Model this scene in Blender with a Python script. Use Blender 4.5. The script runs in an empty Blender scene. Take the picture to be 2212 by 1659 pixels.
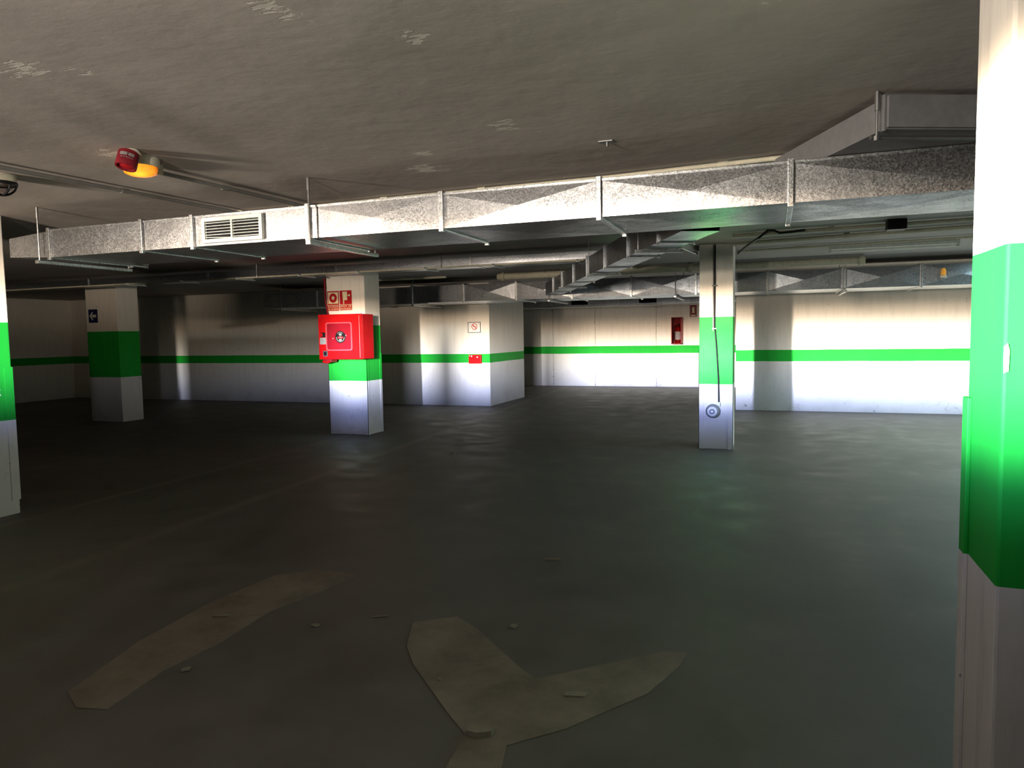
import bpy, bmesh, math, random
from mathutils import Vector, Matrix
random.seed(7)
C = bpy.context.scene.collection
SC = bpy.context.scene
PI = math.pi
CEIL = 2.5

# ------------------------------------------------------------------ camera
cd = bpy.data.cameras.new('camera'); cam = bpy.data.objects.new('camera', cd); C.objects.link(cam)
cd.sensor_fit = 'HORIZONTAL'; cd.sensor_width = 36.0; cd.lens = 1534.0 / 2212.0 * 36.0
cd.clip_start = 0.02; cd.clip_end = 200
cam.matrix_world = (Matrix.Translation((0, 0, 1.45)) @ Matrix.Rotation(math.radians(20.2), 4, 'Z')
                    @ Matrix.Rotation(math.radians(86.0), 4, 'X') @ Matrix.Rotation(math.radians(-0.94), 4, 'Z'))
SC.camera = cam
# ------------------------------------------------------------------ colour management
SC.view_settings.view_transform = 'Standard'
SC.view_settings.look = 'None'
SC.view_settings.gamma = 1.0
SC.view_settings.use_curve_mapping = False
SC.view_settings.exposure = 0.0
SC.cycles.use_denoising = True
SC.cycles.max_bounces = 6
SC.cycles.diffuse_bounces = 4
SC.cycles.glossy_bounces = 4
SC.cycles.sample_clamp_indirect = 6.0
# ------------------------------------------------------------------ world: dim ambient fill, added, entering by the open side behind the camera
w = bpy.data.worlds.new('world'); SC.world = w; w.use_nodes = True
w.node_tree.nodes['Background'].inputs[0].default_value = (1.0, 0.93, 0.84, 1)
w.node_tree.nodes['Background'].inputs[1].default_value = 0.02

def lamp_profile(ld, stops, strength):
    """photometric profile of a lamp: colour and intensity by elevation (sine of the angle above the horizontal)"""
    ld.use_nodes = True
    nt = ld.node_tree; N = nt.nodes; L = nt.links
    em = [n for n in N if n.type == 'EMISSION'][0]
    ge = N.new('ShaderNodeNewGeometry'); sp = N.new('ShaderNodeSeparateXYZ'); L.new(ge.outputs['Incoming'], sp.inputs[0])
    mr = N.new('ShaderNodeMapRange'); L.new(sp.outputs['Z'], mr.inputs[0])
    a, b = stops[0][0], stops[-1][0]
    mr.inputs[1].default_value = a; mr.inputs[2].default_value = b
    r = N.new('ShaderNodeValToRGB'); L.new(mr.outputs[0], r.inputs[0])
    e = r.color_ramp.elements
    for k, (z, c) in enumerate(stops):
        p = (z - a) / (b - a)
        if k == 0: e[0].position = p; e[0].color = c + (1,)
        elif k == len(stops) - 1: e[-1].position = p; e[-1].color = c + (1,)
        else: q = e.new(p); q.color = c + (1,)
    L.new(r.outputs[0], em.inputs['Color']); em.inputs['Strength'].default_value = strength

# headlight-like lamp of a vehicle standing left of and just behind the camera: a flat beam with a faint spill
LX, LY = -2.10, -0.60
BEAM = [(-0.60, (.0004, .0004, .0005)), (-0.30, (.0010, .0010, .0012)), (-0.20, (.0018, .002, .0026)), (-0.150, (.007, .008, .013)), (-0.110, (.06, .08, .19)), (-0.086, (.62, .70, 1.0)),
        (-0.062, (1, .98, .95)), (-0.044, (1, .94, .82)), (-0.030, (.50, .38, .27)), (-0.008, (.028, .024, .019)),
        (0.05, (.022, .020, .017)), (0.12, (.019, .017, .015)), (0.20, (.0090, .0080, .0069)), (0.60, (.0034, .0030, .0026))]
def vehicle_or_fill_lamp(x, strength, width):
    ld = bpy.data.lights.new('vehicle_or_fill_lamp', 'AREA'); lo = bpy.data.objects.new('vehicle_or_fill_lamp', ld); C.objects.link(lo)
    ld.shape = 'RECTANGLE'; ld.size = width; ld.size_y = 0.82
    lo.location = (x, LY, 1.85); lo.rotation_euler = (math.radians(90), 0, 0)
    ld.energy = 1.0
    lamp_profile(ld, BEAM, strength)
vehicle_or_fill_lamp(LX, 9600.0, 0.12)      # the bulb
vehicle_or_fill_lamp(LX + 0.3, 2100.0, 1.8)       # added wide fill: lifts the beam's shadows and the left wall
# added dim warm fill lamp, unseen further left, shining slightly upwards
ld = bpy.data.lights.new('left_fill_lamp', 'AREA'); lo = bpy.data.objects.new('left_fill_lamp', ld); C.objects.link(lo)
ld.shape = 'RECTANGLE'; ld.size = 0.35; ld.size_y = 0.25; ld.energy = 1.0
lo.location = (-5.1, 1.12, 1.88); lo.rotation_euler = (math.radians(90), 0, 0)
lamp_profile(ld, [(-0.40, (.0, .0, .0)), (-0.12, (.004, .003, .002)), (-0.03, (.25, .18, .12)), (0.03, (.9, .72, .54)), (0.10, (1, .86, .70)), (0.18, (.42, .36, .29)), (0.35, (.09, .077, .064)), (0.70, (.03, .026, .022))], 270.0)
# added bluish fill light, over a ceiling hole cut for it, right of frame
HOLE = (3.0, 6.6, 6.0, 11.6)
dl = bpy.data.lights.new('right_fill_light', 'AREA'); do = bpy.data.objects.new('right_fill_light', dl); C.objects.link(do)
dl.shape = 'RECTANGLE'; dl.size = HOLE[1] - HOLE[0]; dl.size_y = HOLE[3] - HOLE[2]; dl.energy = 620.0; dl.color = (0.56, 0.84, 0.88)
do.location = ((HOLE[0] + HOLE[1]) / 2, (HOLE[2] + HOLE[3]) / 2, 3.1)

# ------------------------------------------------------------------ helpers
class MB:
    def __init__(self): self.bm = bmesh.new()
    def box(self, x0, x1, y0, y1, z0, z1, bev=0.0, M=None):
        t = bmesh.new()
        vs = [t.verts.new((x, y, z)) for x in (x0, x1) for y in (y0, y1) for z in (z0, z1)]
        for f in ((0,1,3,2),(4,6,7,5),(0,4,5,1),(2,3,7,6),(0,2,6,4),(1,5,7,3)): t.faces.new([vs[i] for i in f])
        bmesh.ops.recalc_face_normals(t, faces=t.faces)
        if bev: bmesh.ops.bevel(t, geom=list(t.edges), offset=bev, segments=2, profile=0.6, affect='EDGES')
        if M is not None: bmesh.ops.transform(t, matrix=M, verts=t.verts)
        self.merge(t); return self
    def merge(self, t):
        me = bpy.data.meshes.new('tmp'); t.to_mesh(me); t.free(); self.bm.from_mesh(me); bpy.data.meshes.remove(me)
    def tube(self, pts, r, n=10, caps=True):
        pts = [Vector(p) for p in pts]; rings = []
        up = Vector((0.13, 0.21, 1))
        for i, p in enumerate(pts):
            d = (pts[min(i + 1, len(pts) - 1)] - pts[max(i - 1, 0)]).normalized()
            a = d.cross(up)
            if a.length < 0.15: a = d.cross(Vector((1, 0.2, 0)))
            a.normalize(); b = d.cross(a)
            rr = r[i] if isinstance(r, (list, tuple)) else r
            rings.append([self.bm.verts.new(p + (a * math.cos(2*PI*k/n) + b * math.sin(2*PI*k/n)) * rr) for k in range(n)])
        for i in range(len(rings) - 1):
            for k in range(n):
                self.bm.faces.new((rings[i][k], rings[i][(k+1) % n], rings[i+1][(k+1) % n], rings[i+1][k]))
        if caps:
            self.bm.faces.new(rings[0][::-1]); self.bm.faces.new(rings[-1])
        return self
    def lathe(self, prof, M, n=28):
        t = bmesh.new(); rings = []
        for rr, z in prof:
            rings.append([t.verts.new((rr*math.cos(2*PI*k/n), rr*math.sin(2*PI*k/n), z)) for k in range(n)])
        for i in range(len(rings) - 1):
            for k in range(n): t.faces.new((rings[i][k], rings[i][(k+1) % n], rings[i+1][(k+1) % n], rings[i+1][k]))
        t.faces.new(rings[0][::-1]); t.faces.new(rings[-1])
        bmesh.ops.recalc_face_normals(t, faces=t.faces)
        bmesh.ops.transform(t, matrix=M, verts=t.verts); self.merge(t); return self
    def prism(self, poly, d0, d1, M=None):
        """poly in local x,y, extruded from z=d0 to d1"""
        t = bmesh.new()
        a = [t.verts.new((x, y, d0)) for x, y in poly]; b = [t.verts.new((x, y, d1)) for x, y in poly]
        t.faces.new(a[::-1]); t.faces.new(b); n = len(poly)
        for i in range(n): t.faces.new((a[i], a[(i+1) % n], b[(i+1) % n], b[i]))
        bmesh.ops.recalc_face_normals(t, faces=t.faces)
        if M is not None: bmesh.ops.transform(t, matrix=M, verts=t.verts)
        self.merge(t); return self
    def build(self, name, mat, parent=None, smooth=False):
        me = bpy.data.meshes.new(name); self.bm.normal_update(); self.bm.to_mesh(me); self.bm.free()
        me.materials.append(mat)
        if smooth:
            for p in me.polygons: p.use_smooth = True
            me.set_sharp_from_angle(angle=math.radians(40))
        o = bpy.data.objects.new(name, me); C.objects.link(o)
        if parent is not None:
            o.parent = parent; o.matrix_parent_inverse = parent.matrix_world.inverted() if parent.parent is None else PINV(parent)
        return o

def PINV(p):
    m = p.matrix_basis.copy(); q = p
    m = WM(p)
    return m.inverted()
def WM(o):
    m = o.matrix_basis.copy()
    if o.parent is not None: m = WM(o.parent) @ o.matrix_parent_inverse @ m
    return m
def fixparent(o, parent):
    o.parent = parent; o.matrix_parent_inverse = WM(parent).inverted()
# parts are built in world coordinates; the parent inverse keeps them there
def _build(self, name, mat, parent=None, smooth=False):
    me = bpy.data.meshes.new(name); self.bm.normal_update(); self.bm.to_mesh(me); self.bm.free()
    me.materials.append(mat)
    if smooth:
        for p in me.polygons: p.use_smooth = True
        me.set_sharp_from_angle(angle=math.radians(40))
    o = bpy.data.objects.new(name, me); C.objects.link(o)
    if parent is not None: fixparent(o, parent)
    return o
MB.build = _build

def thing(name, label, cat, loc=(0, 0, 0), group=None):
    o = bpy.data.objects.new(name, None); C.objects.link(o); o.location = loc; o.empty_display_size = 0.1
    o['label'] = label; o['category'] = cat
    if group: o['group'] = group
    return o
def tag(o, label, cat, group=None):
    o['label'] = label; o['category'] = cat
    if group: o['group'] = group
    return o
def struct(o): o['kind'] = 'structure'; return o
def text(name, s, size, M, mat, parent, ext=0.0006):
    cu = bpy.data.curves.new(name, 'FONT'); cu.body = s; cu.size = size; cu.align_x = 'CENTER'; cu.align_y = 'CENTER'; cu.extrude = ext
    t = bpy.data.objects.new(name + '_curve', cu); C.objects.link(t)
    dg = bpy.context.evaluated_depsgraph_get()
    me = bpy.data.meshes.new_from_object(t.evaluated_get(dg)); bpy.data.objects.remove(t); bpy.data.curves.remove(cu)
    me.name = name; me.transform(M); me.materials.clear(); me.materials.append(mat)
    o = bpy.data.objects.new(name, me); C.objects.link(o); fixparent(o, parent); return o
def face_front(x, y, z):
    """local xy plane -> a wall facing -Y (x right, y up, z towards the viewer)"""
    return Matrix.Translation((x, y, z)) @ Matrix(((1,0,0,0),(0,0,-1,0),(0,1,0,0),(0,0,0,1)))
def face_down(x, y, z): return Matrix.Translation((x, y, z)) @ Matrix.Rotation(PI, 4, 'X')

# ------------------------------------------------------------------ materials
def newmat(name):
    m = bpy.data.materials.new(name); m.use_nodes = True
    nt = m.node_tree; b = nt.nodes['Principled BSDF']; return m, nt, b
def nd(nt, t, **kw):
    n = nt.nodes.new(t)
    for k, v in kw.items(): setattr(n, k, v)
    return n
def pos(nt, scale=None):
    g = nd(nt, 'ShaderNodeNewGeometry')
    if scale is None: return g.outputs['Position']
    v = nd(nt, 'ShaderNodeVectorMath', operation='MULTIPLY'); nt.links.new(g.outputs['Position'], v.inputs[0]); v.inputs[1].default_value = scale
    return v.outputs[0]
def noise(nt, vec, scale, detail=4, rough=0.55):
    n = nd(nt, 'ShaderNodeTexNoise'); nt.links.new(vec, n.inputs['Vector']); n.inputs['Scale'].default_value = scale
    n.inputs['Detail'].default_value = detail; n.inputs['Roughness'].default_value = rough; return n.outputs['Fac']
def rng(nt, v, a, b, c=0.0, d=1.0):
    m = nd(nt, 'ShaderNodeMapRange'); nt.links.new(v, m.inputs[0])
    for i, x in enumerate((a, b, c, d)): m.inputs[i+1].default_value = x
    return m.outputs[0]
def math_(nt, op, a, b=None, c=None):
    m = nd(nt, 'ShaderNodeMath', operation=op)
    for i, x in enumerate((a, b, c)):
        if x is None: continue
        if isinstance(x, (int, float)): m.inputs[i].default_value = x
        else: nt.links.new(x, m.inputs[i])
    return m.outputs[0]
def mix(nt, fac, a, b):
    m = nd(nt, 'ShaderNodeMix', data_type='RGBA')
    if isinstance(fac, (int, float)): m.inputs[0].default_value = fac
    else: nt.links.new(fac, m.inputs[0])
    for i, x in ((6, a), (7, b)):
        if isinstance(x, tuple): m.inputs[i].default_value = x if len(x) == 4 else x + (1,)
        else: nt.links.new(x, m.inputs[i])
    return m.outputs[2]
def bump(nt, h, strength, dist=0.01):
    b = nd(nt, 'ShaderNodeBump'); nt.links.new(h, b.inputs['Height']); b.inputs['Strength'].default_value = strength; b.inputs['Distance'].default_value = dist
    return b.outputs[0]
def simple(name, col, rough=0.5, metal=0.0, var=0.08, vs=20, emit=None, es=0, bumpy=0.0, coat=0.0, spec=0.15):
    m, nt, b = newmat(name); b.inputs['Specular IOR Level'].default_value = spec
    n = noise(nt, pos(nt), vs, 4)
    c2 = tuple(max(0, x * (1 - var * 2)) for x in col)
    nt.links.new(mix(nt, rng(nt, n, 0.35, 0.65), c2, col), b.inputs['Base Color'])
    b.inputs['Roughness'].default_value = rough; b.inputs['Metallic'].default_value = metal
    b.inputs['Coat Weight'].default_value = coat
    if bumpy: nt.links.new(bump(nt, n, bumpy), b.inputs['Normal'])
    if emit: b.inputs['Emission Color'].default_value = emit + (1,); b.inputs['Emission Strength'].default_value = es
    return m

WHITE = (0.72, 0.68, 0.62); GREEN = (0.012, 0.34, 0.030)
def painted(name, bands, gloss=0.45, joints=(), axis='X', grime=0.25):
    """white plaster with green painted bands by height, dirt and hairline cracks"""
    m, nt, b = newmat(name); L = nt.links
    p = pos(nt); s = nd(nt, 'ShaderNodeSeparateXYZ'); L.new(p, s.inputs[0])
    n1 = noise(nt, p, 2.3, 5); n2 = noise(nt, pos(nt, (9, 9, 1.2)), 1.6, 5, 0.6); n3 = noise(nt, p, 40, 3)
    wob = math_(nt, 'MULTIPLY_ADD', n1, 0.012, -0.006)
    z = math_(nt, 'ADD', s.outputs['Z'], wob)
    g = None
    for z0, z1 in bands:
        k = math_(nt, 'MULTIPLY', math_(nt, 'GREATER_THAN', z, z0), math_(nt, 'LESS_THAN', z, z1))
        g = k if g is None else math_(nt, 'MAXIMUM', g, k)
    dirt = math_(nt, 'MULTIPLY', rng(nt, n2, 0.45, 0.75), grime)
    low = math_(nt, 'MULTIPLY', rng(nt, s.outputs['Z'], 0.0, 0.5, 1.0, 0.0), rng(nt, n1, 0.3, 0.7, 0.1, 0.55))
    white = mix(nt, math_(nt, 'MAXIMUM', dirt, low), WHITE, (0.40, 0.36, 0.33))
    # chips and scuffs
    vo = nd(nt, 'ShaderNodeTexNoise'); L.new(pos(nt, (1, 1, 1)), vo.inputs['Vector']); vo.inputs['Scale'].default_value = 17; vo.inputs['Detail'].default_value = 2
    chip = math_(nt, 'MULTIPLY', rng(nt, vo.outputs['Fac'], 0.735, 0.75), 0.7)
    white = mix(nt, chip, white, (0.16, 0.14, 0.13))
    # hairline cracks near the floor
    wv = nd(nt, 'ShaderNodeTexVoronoi', feature='DISTANCE_TO_EDGE'); wv.inputs['Scale'].default_value = 1.7
    dn = nd(nt, 'ShaderNodeVectorMath', operation='ADD'); nz = nd(nt, 'ShaderNodeTexNoise'); L.new(p, nz.inputs['Vector']); nz.inputs['Scale'].default_value = 4
    L.new(p, dn.inputs[0]); L.new(nz.outputs['Color'], dn.inputs[1]); L.new(dn.outputs[0], wv.inputs['Vector'])
    crack = math_(nt, 'MULTIPLY', rng(nt, wv.outputs['Distance'], 0.004, 0.010, 1, 0), math_(nt, 'MULTIPLY', rng(nt, s.outputs['Z'], 0.15, 0.5, 1, 0), rng(nt, n1, 0.5, 0.6)))
    white = mix(nt, math_(nt, 'MULTIPLY', crack, 0.6), white, (0.12, 0.11, 0.11))
    for j in joints:
        d = math_(nt, 'ABSOLUTE', math_(nt, 'SUBTRACT', s.outputs[axis], math_(nt, 'MULTIPLY_ADD', n1, 0.05, j - 0.025)))
        k = math_(nt, 'MULTIPLY', rng(nt, d, 0.006, 0.016, 1, 0), rng(nt, n3, 0.42, 0.55))
        white = mix(nt, math_(nt, 'MULTIPLY', k, 0.75), white, (0.10, 0.10, 0.11))
    green = mix(nt, rng(nt, n2, 0.35, 0.8, 0, 0.35), GREEN, (0.02, 0.22, 0.03))
    L.new(mix(nt, g, white, green), b.inputs['Base Color'])
    L.new(rng(nt, n1, 0.3, 0.7, gloss + 0.12, gloss + 0.3), b.inputs['Roughness']); b.inputs['Specular IOR Level'].default_value = 0.12
    L.new(bump(nt, math_(nt, 'ADD', n1, math_(nt, 'MULTIPLY', n3, 0.12)), 0.25, 0.02), b.inputs['Normal'])
    return m
M_PILLAR = painted('pillar_paint', [(0.80, 1.62)], 0.4)
M_NEAR = painted('near_pillar_paint', [(0.80, 1.65)], 0.4, grime=0.5)
M_WALL = painted('wall_paint_narrow', [(0.885, 1.065)], 0.42)
M_WALLR = painted('wall_paint_wide', [(0.89, 1.095)], 0.5)
M_WALLB = painted('wall_paint_back', [(0.89, 1.09)], 0.5, joints=(-5.75, -4.55, -2.9, 0.6))

def galvanised(name, col=(0.60, 0.61, 0.63), rough=0.36, metal=1.0, sp=150):
    m, nt, b = newmat(name); L = nt.links
    p = pos(nt)
    v = nd(nt, 'ShaderNodeTexVoronoi'); L.new(p, v.inputs['Vector']); v.inputs['Scale'].default_value = sp
    sv = nd(nt, 'ShaderNodeSeparateColor'); L.new(v.outputs['Color'], sv.inputs[0])
    n = noise(nt, p, 6, 5); n2 = noise(nt, pos(nt, (3, 3, 12)), 5, 4)
    dark = tuple(x * 0.42 for x in col)
    c = mix(nt, math_(nt, 'MULTIPLY', rng(nt, sv.outputs[0], 0.3, 0.8), rng(nt, n, 0.35, 0.65, 0.35, 1.0)), col, dark)
    c = mix(nt, rng(nt, n2, 0.55, 0.75, 0, 0.35), c, tuple(x * 0.6 for x in col))
    L.new(c, b.inputs['Base Color'])
    r = math_(nt, 'ADD', rng(nt, sv.outputs[1], 0, 1, rough - 0.05, rough + 0.07), rng(nt, n, 0.3, 0.7, -0.03, 0.05))
    L.new(r, b.inputs['Roughness']); b.inputs['Metallic'].default_value = metal
    L.new(bump(nt, math_(nt, 'ADD', n, math_(nt, 'MULTIPLY', sv.outputs[2], 0.05)), 0.18, 0.02), b.inputs['Normal'])
    return m
M_GALV = galvanised('galvanised_steel', (0.36, 0.36, 0.37))
M_GALVF = galvanised('galvanised_flange', (0.55, 0.56, 0.57), 0.32)
M_GALVD = galvanised('dull_galvanised', (0.42, 0.44, 0.48), 0.33)
M_DUCTP = simple('painted_duct', (0.17, 0.17, 0.175), 0.6)
M_ROD = simple('threaded_steel', (0.30, 0.30, 0.30), 0.4, 0.9)
M_CONDUIT = simple('grey_conduit', (0.22, 0.21, 0.20), 0.45)
M_CREAM = simple('cream_pipe', (0.62, 0.58, 0.45), 0.45)
M_BATTEN = simple('white_enamel', (0.62, 0.64, 0.60), 0.4)
M_TUBE = simple('fluorescent_glass', (0.78, 0.80, 0.76), 0.2)
M_BLACK = simple('black_rubber', (0.012, 0.012, 0.014), 0.5)
M_BLKP = simple('black_plastic', (0.008, 0.008, 0.009), 0.5)
M_DARK = simple('near_black', (0.01, 0.01, 0.012), 0.8)
M_RED = simple('red_enamel', (0.40, 0.003, 0.005), 0.45, var=0.06, vs=6)
M_RED2 = simple('red_door_panel', (0.20, 0.004, 0.012), 0.5, var=0.06, vs=6)
M_REDD = simple('dark_red_plastic', (0.19, 0.014, 0.022), 0.4, var=0.15)
M_SIGNR = simple('sign_red', (0.40, 0.012, 0.018), 0.5)
M_SIGNC = simple('sign_cream', (0.72, 0.66, 0.42), 0.5)
M_SIGNW = simple('sign_white', (0.82, 0.81, 0.78), 0.4)
M_SIGNB = simple('sign_blue', (0.012, 0.014, 0.075), 0.4)
M_SIGNG = simple('sign_arrow_grey', (0.50, 0.54, 0.48), 0.5)
M_SIGNK = simple('sign_frame', (0.06, 0.05, 0.08), 0.4)
M_PROHIB = simple('prohibition_red', (0.62, 0.03, 0.04), 0.4)
M_IVORY = simple('ivory_plastic', (0.66, 0.61, 0.48), 0.4, var=0.12)
M_WHT = simple('white_plastic', (0.78, 0.78, 0.77), 0.35)
M_GREYM = simple('grey_metal_knob', (0.12, 0.125, 0.13), 0.5, 0.3)
M_PRINT = simple('white_print', (0.22, 0.22, 0.215), 0.6)
M_RIM = simple('panel_rim_red', (0.50, 0.07, 0.09), 0.5)
M_GREYP = simple('grey_plastic', (0.24, 0.24, 0.25), 0.5)
M_CHIP = simple('bare_plaster', (0.82, 0.80, 0.76), 0.8)
M_LITTER = simple('paper_scrap', (0.26, 0.23, 0.17), 0.8)
M_BLOCKER = simple('blocker_paint', (0.10, 0.10, 0.10), 0.6)
m, nt, b = newmat('smoked_pane'); M_PANE = m
n = noise(nt, pos(nt), 5)
gl = nd(nt, 'ShaderNodeBsdfGlossy'); gl.inputs['Color'].default_value = (0.5, 0.5, 0.55, 1); nt.links.new(rng(nt, n, 0.3, 0.7, 0.01, 0.03), gl.inputs['Roughness'])
tr = nd(nt, 'ShaderNodeBsdfTransparent'); tr.inputs['Color'].default_value = (0.75, 0.72, 0.73, 1)
mx = nd(nt, 'ShaderNodeMixShader'); mx.inputs[0].default_value = 0.02
nt.links.new(tr.outputs[0], mx.inputs[1]); nt.links.new(gl.outputs[0], mx.inputs[2]); nt.links.new(mx.outputs[0], nt.nodes['Material Output'].inputs['Surface'])
m, nt, b = newmat('amber_lens'); n = noise(nt, pos(nt, (20, 20, 60)), 2)
nt.links.new(mix(nt, rng(nt, n, 0.35, 0.65), (0.9, 0.22, 0.0), (1.0, 0.5, 0.02)), b.inputs['Base Color'])
dv = nd(nt, 'ShaderNodeVectorMath', operation='DISTANCE'); nt.links.new(pos(nt), dv.inputs[0]); dv.inputs[1].default_value = (-3.41, 3.16, 2.41)
hot = rng(nt, math_(nt, 'ADD', dv.outputs['Value'], math_(nt, 'MULTIPLY_ADD', n, 0.05, -0.025)), 0.005, 0.095, 1.0, 0.0)   # the bulb glows through the lens
nt.links.new(mix(nt, hot, (0.50, 0.09, 0.0), (1.6, 0.75, 0.06)), b.inputs['Emission Color'])
b.inputs['Emission Strength'].default_value = 1.0; b.inputs['Roughness'].default_value = 0.15; M_AMBER = m

# ceiling: painted concrete slab with peeling patches
m, nt, b = newmat('ceiling_paint'); L = nt.links; p = pos(nt)
n1 = noise(nt, p, 0.7, 5); n2 = noise(nt, pos(nt, (1, 2.2, 1)), 9, 5, 0.65); n3 = noise(nt, p, 55, 3)
col = mix(nt, rng(nt, n1, 0.35, 0.65), (0.35, 0.31, 0.285), (0.415, 0.375, 0.345))
patch = None
for (x, y, r) in ((-2.74, 1.995, 0.20), (-2.55, 2.1, 0.1), (-2.05, 4.10, 0.24), (-1.29, 3.42, 0.20), (-1.53, 1.95, 0.16), (-3.45, 3.1, 0.30), (-1.2, 2.3, 0.12), (-1.9, 3.75, 0.12)):
    d = nd(nt, 'ShaderNodeVectorMath', operation='DISTANCE'); L.new(p, d.inputs[0]); d.inputs[1].default_value = (x, y, CEIL)
    k = rng(nt, d.outputs['Value'], r * 0.3, r, 0.34, 0.0)
    patch = k if patch is None else math_(nt, 'MAXIMUM', patch, k)
nn = noise(nt, pos(nt, (1, 2.6, 1)), 13, 4, 0.6)
mask = rng(nt, math_(nt, 'ADD', nn, patch), 0.82, 0.87)
specks = rng(nt, noise(nt, p, 19, 1), 0.80, 0.82)
mask2 = math_(nt, 'MAXIMUM', mask, math_(nt, 'MULTIPLY', specks, 0.8))
L.new(mix(nt, mask2, col, (0.58, 0.55, 0.50)), b.inputs['Base Color']); b.inputs['Roughness'].default_value = 0.75
h = math_(nt, 'ADD', math_(nt, 'MULTIPLY', n1, 3.0), math_(nt, 'ADD', math_(nt, 'MULTIPLY', n2, 0.12), math_(nt, 'SUBTRACT', math_(nt, 'MULTIPLY', n3, 0.03), math_(nt, 'MULTIPLY', mask, 0.5))))
L.new(bump(nt, h, 0.35, 0.03), b.inputs['Normal']); M_CEIL = m

# floor: dark dusty asphalt / sealed concrete
m, nt, b = newmat('garage_floor'); L = nt.links; p = pos(nt)
s = nd(nt, 'ShaderNodeSeparateXYZ'); L.new(p, s.inputs[0])
n1 = noise(nt, p, 0.55, 6, 0.6); n2 = noise(nt, p, 3.2, 5); n3 = noise(nt, p, 90, 3)
col = mix(nt, rng(nt, n1, 0.35, 0.7), (0.085, 0.077, 0.064), (0.14, 0.126, 0.105))
col = mix(nt, rng(nt, n2, 0.4, 0.75, 0, 0.5), col, (0.17, 0.153, 0.13))
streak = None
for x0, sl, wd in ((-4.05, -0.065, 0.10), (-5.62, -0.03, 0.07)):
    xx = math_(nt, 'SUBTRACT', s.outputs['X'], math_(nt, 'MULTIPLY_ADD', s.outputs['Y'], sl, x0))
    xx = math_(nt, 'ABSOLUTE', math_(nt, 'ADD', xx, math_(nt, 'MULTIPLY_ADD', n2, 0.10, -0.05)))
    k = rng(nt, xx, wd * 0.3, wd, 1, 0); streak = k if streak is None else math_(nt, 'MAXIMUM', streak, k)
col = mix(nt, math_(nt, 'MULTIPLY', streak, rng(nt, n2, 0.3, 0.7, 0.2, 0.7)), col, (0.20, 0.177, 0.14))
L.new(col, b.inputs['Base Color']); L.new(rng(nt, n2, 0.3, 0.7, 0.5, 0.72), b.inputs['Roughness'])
b.inputs['Specular IOR Level'].default_value = 0.35
L.new(bump(nt, math_(nt, 'ADD', math_(nt, 'MULTIPLY', n3, 0.15), n2), 0.2, 0.01), b.inputs['Normal']); M_FLOOR = m
# worn road paint
m, nt, b = newmat('worn_road_paint'); L = nt.links; p = pos(nt)
k = rng(nt, math_(nt, 'ADD', noise(nt, p, 3.5, 6, 0.65), math_(nt, 'MULTIPLY', noise(nt, p, 26, 3), 0.15)), 0.42, 0.72)
L.new(mix(nt, k, (0.13, 0.105, 0.078), (0.22, 0.175, 0.13)), b.inputs['Base Color']); b.inputs['Roughness'].default_value = 0.7; M_MARK = m

# ------------------------------------------------------------------ setting
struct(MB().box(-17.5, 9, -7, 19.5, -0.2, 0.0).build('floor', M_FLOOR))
hx0, hx1, hy0, hy1 = HOLE  # opening added to let the bluish fill light through the slab
struct(MB().box(-17.5, hx0, -7, 19.5, CEIL, CEIL + 0.25).box(hx1, 9, -7, 19.5, CEIL, CEIL + 0.25).box(hx0, hx1, -7, hy0, CEIL, CEIL + 0.25).box(hx0, hx1, hy1, 19.5, CEIL, CEIL + 0.25).build('ceiling', M_CEIL))
struct(MB().box(-17.0, -5.38, 13.35, 15.45, 0, CEIL).build('wall_left', M_WALL))
struct(MB().box(-0.635, 8.5, 13.6, 15.2, 0, CEIL).build('wall_right', M_WALLR))
struct(MB().box(-17.0, 8.5, 19.0, 19.3, 0, CEIL).build('wall_back', M_WALLB))
struct(MB().box(-17.3, -17.0, -7, 19.3, 0, CEIL).build('wall_far_left', M_WALL))
struct(MB().box(8.5, 8.8, -7, 19.3, 0, CEIL).build('wall_far_right', M_WALL))

# ------------------------------------------------------------------ pillars
def pillar(label, x0, x1, y0, y1, mat, guards=(), gz=1.23):
    t = thing('concrete_pillar', label, 'pillar', ((x0+x1)/2, (y0+y1)/2, 0))
    MB().box(x0, x1, y0, y1, 0, CEIL, 0.008).build('pillar_body', mat, t)
    for (cx, cy, sx, sy) in guards:          # L-shaped steel corner guards, painted over
        b = MB(); e = 0.006; wd = 0.055
        b.box(min(cx - sx*e, cx + sx*wd), max(cx - sx*e, cx + sx*wd), min(cy - sy*e, cy), max(cy - sy*e, cy), 0.0, gz)
        b.box(min(cx - sx*e, cx), max(cx - sx*e, cx), min(cy - sy*e, cy + sy*wd), max(cy - sy*e, cy + sy*wd), 0.0, gz)
        b.build('corner_guard', mat, t)
    return t
P1 = pillar('white and green pillar carrying the red fire hose cabinet', -6.25, -5.60, 9.05, 9.47, M_PILLAR,
            ((-6.25, 9.05, 1, 1), (-5.60, 9.05, -1, 1), (-5.60, 9.47, -1, -1)), 1.20)
MB().box(-6.18, -5.68, 9.042, 9.05, 1.035, 1.065).build('strap', M_PILLAR, P1)
MB().box(-5.603, -5.592, 9.13, 9.40, 1.13, 1.17).build('strap', M_PILLAR, P1)
P2 = pillar('slim white and green pillar with a round fitting near its foot and a cable down its face', -0.85, -0.455, 9.0, 9.45, M_PILLAR,
            ((-0.85, 9.0, 1, 1), (-0.455, 9.0, -1, 1)), 1.23)
MB().box(-0.79, -0.50, 8.993, 9.0, 1.09, 1.125).build('strap', M_PILLAR, P2)
P3 = pillar('dim pillar in the dark left corner with a blue arrow sign', -11.65, -10.9, 9.45, 9.9, M_PILLAR)
P4 = pillar('pillar cut by the left edge of the photo, bright green with a pale corner strip', -6.55, -6.01, 3.60, 4.15, M_PILLAR, (), 1.2)
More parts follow.
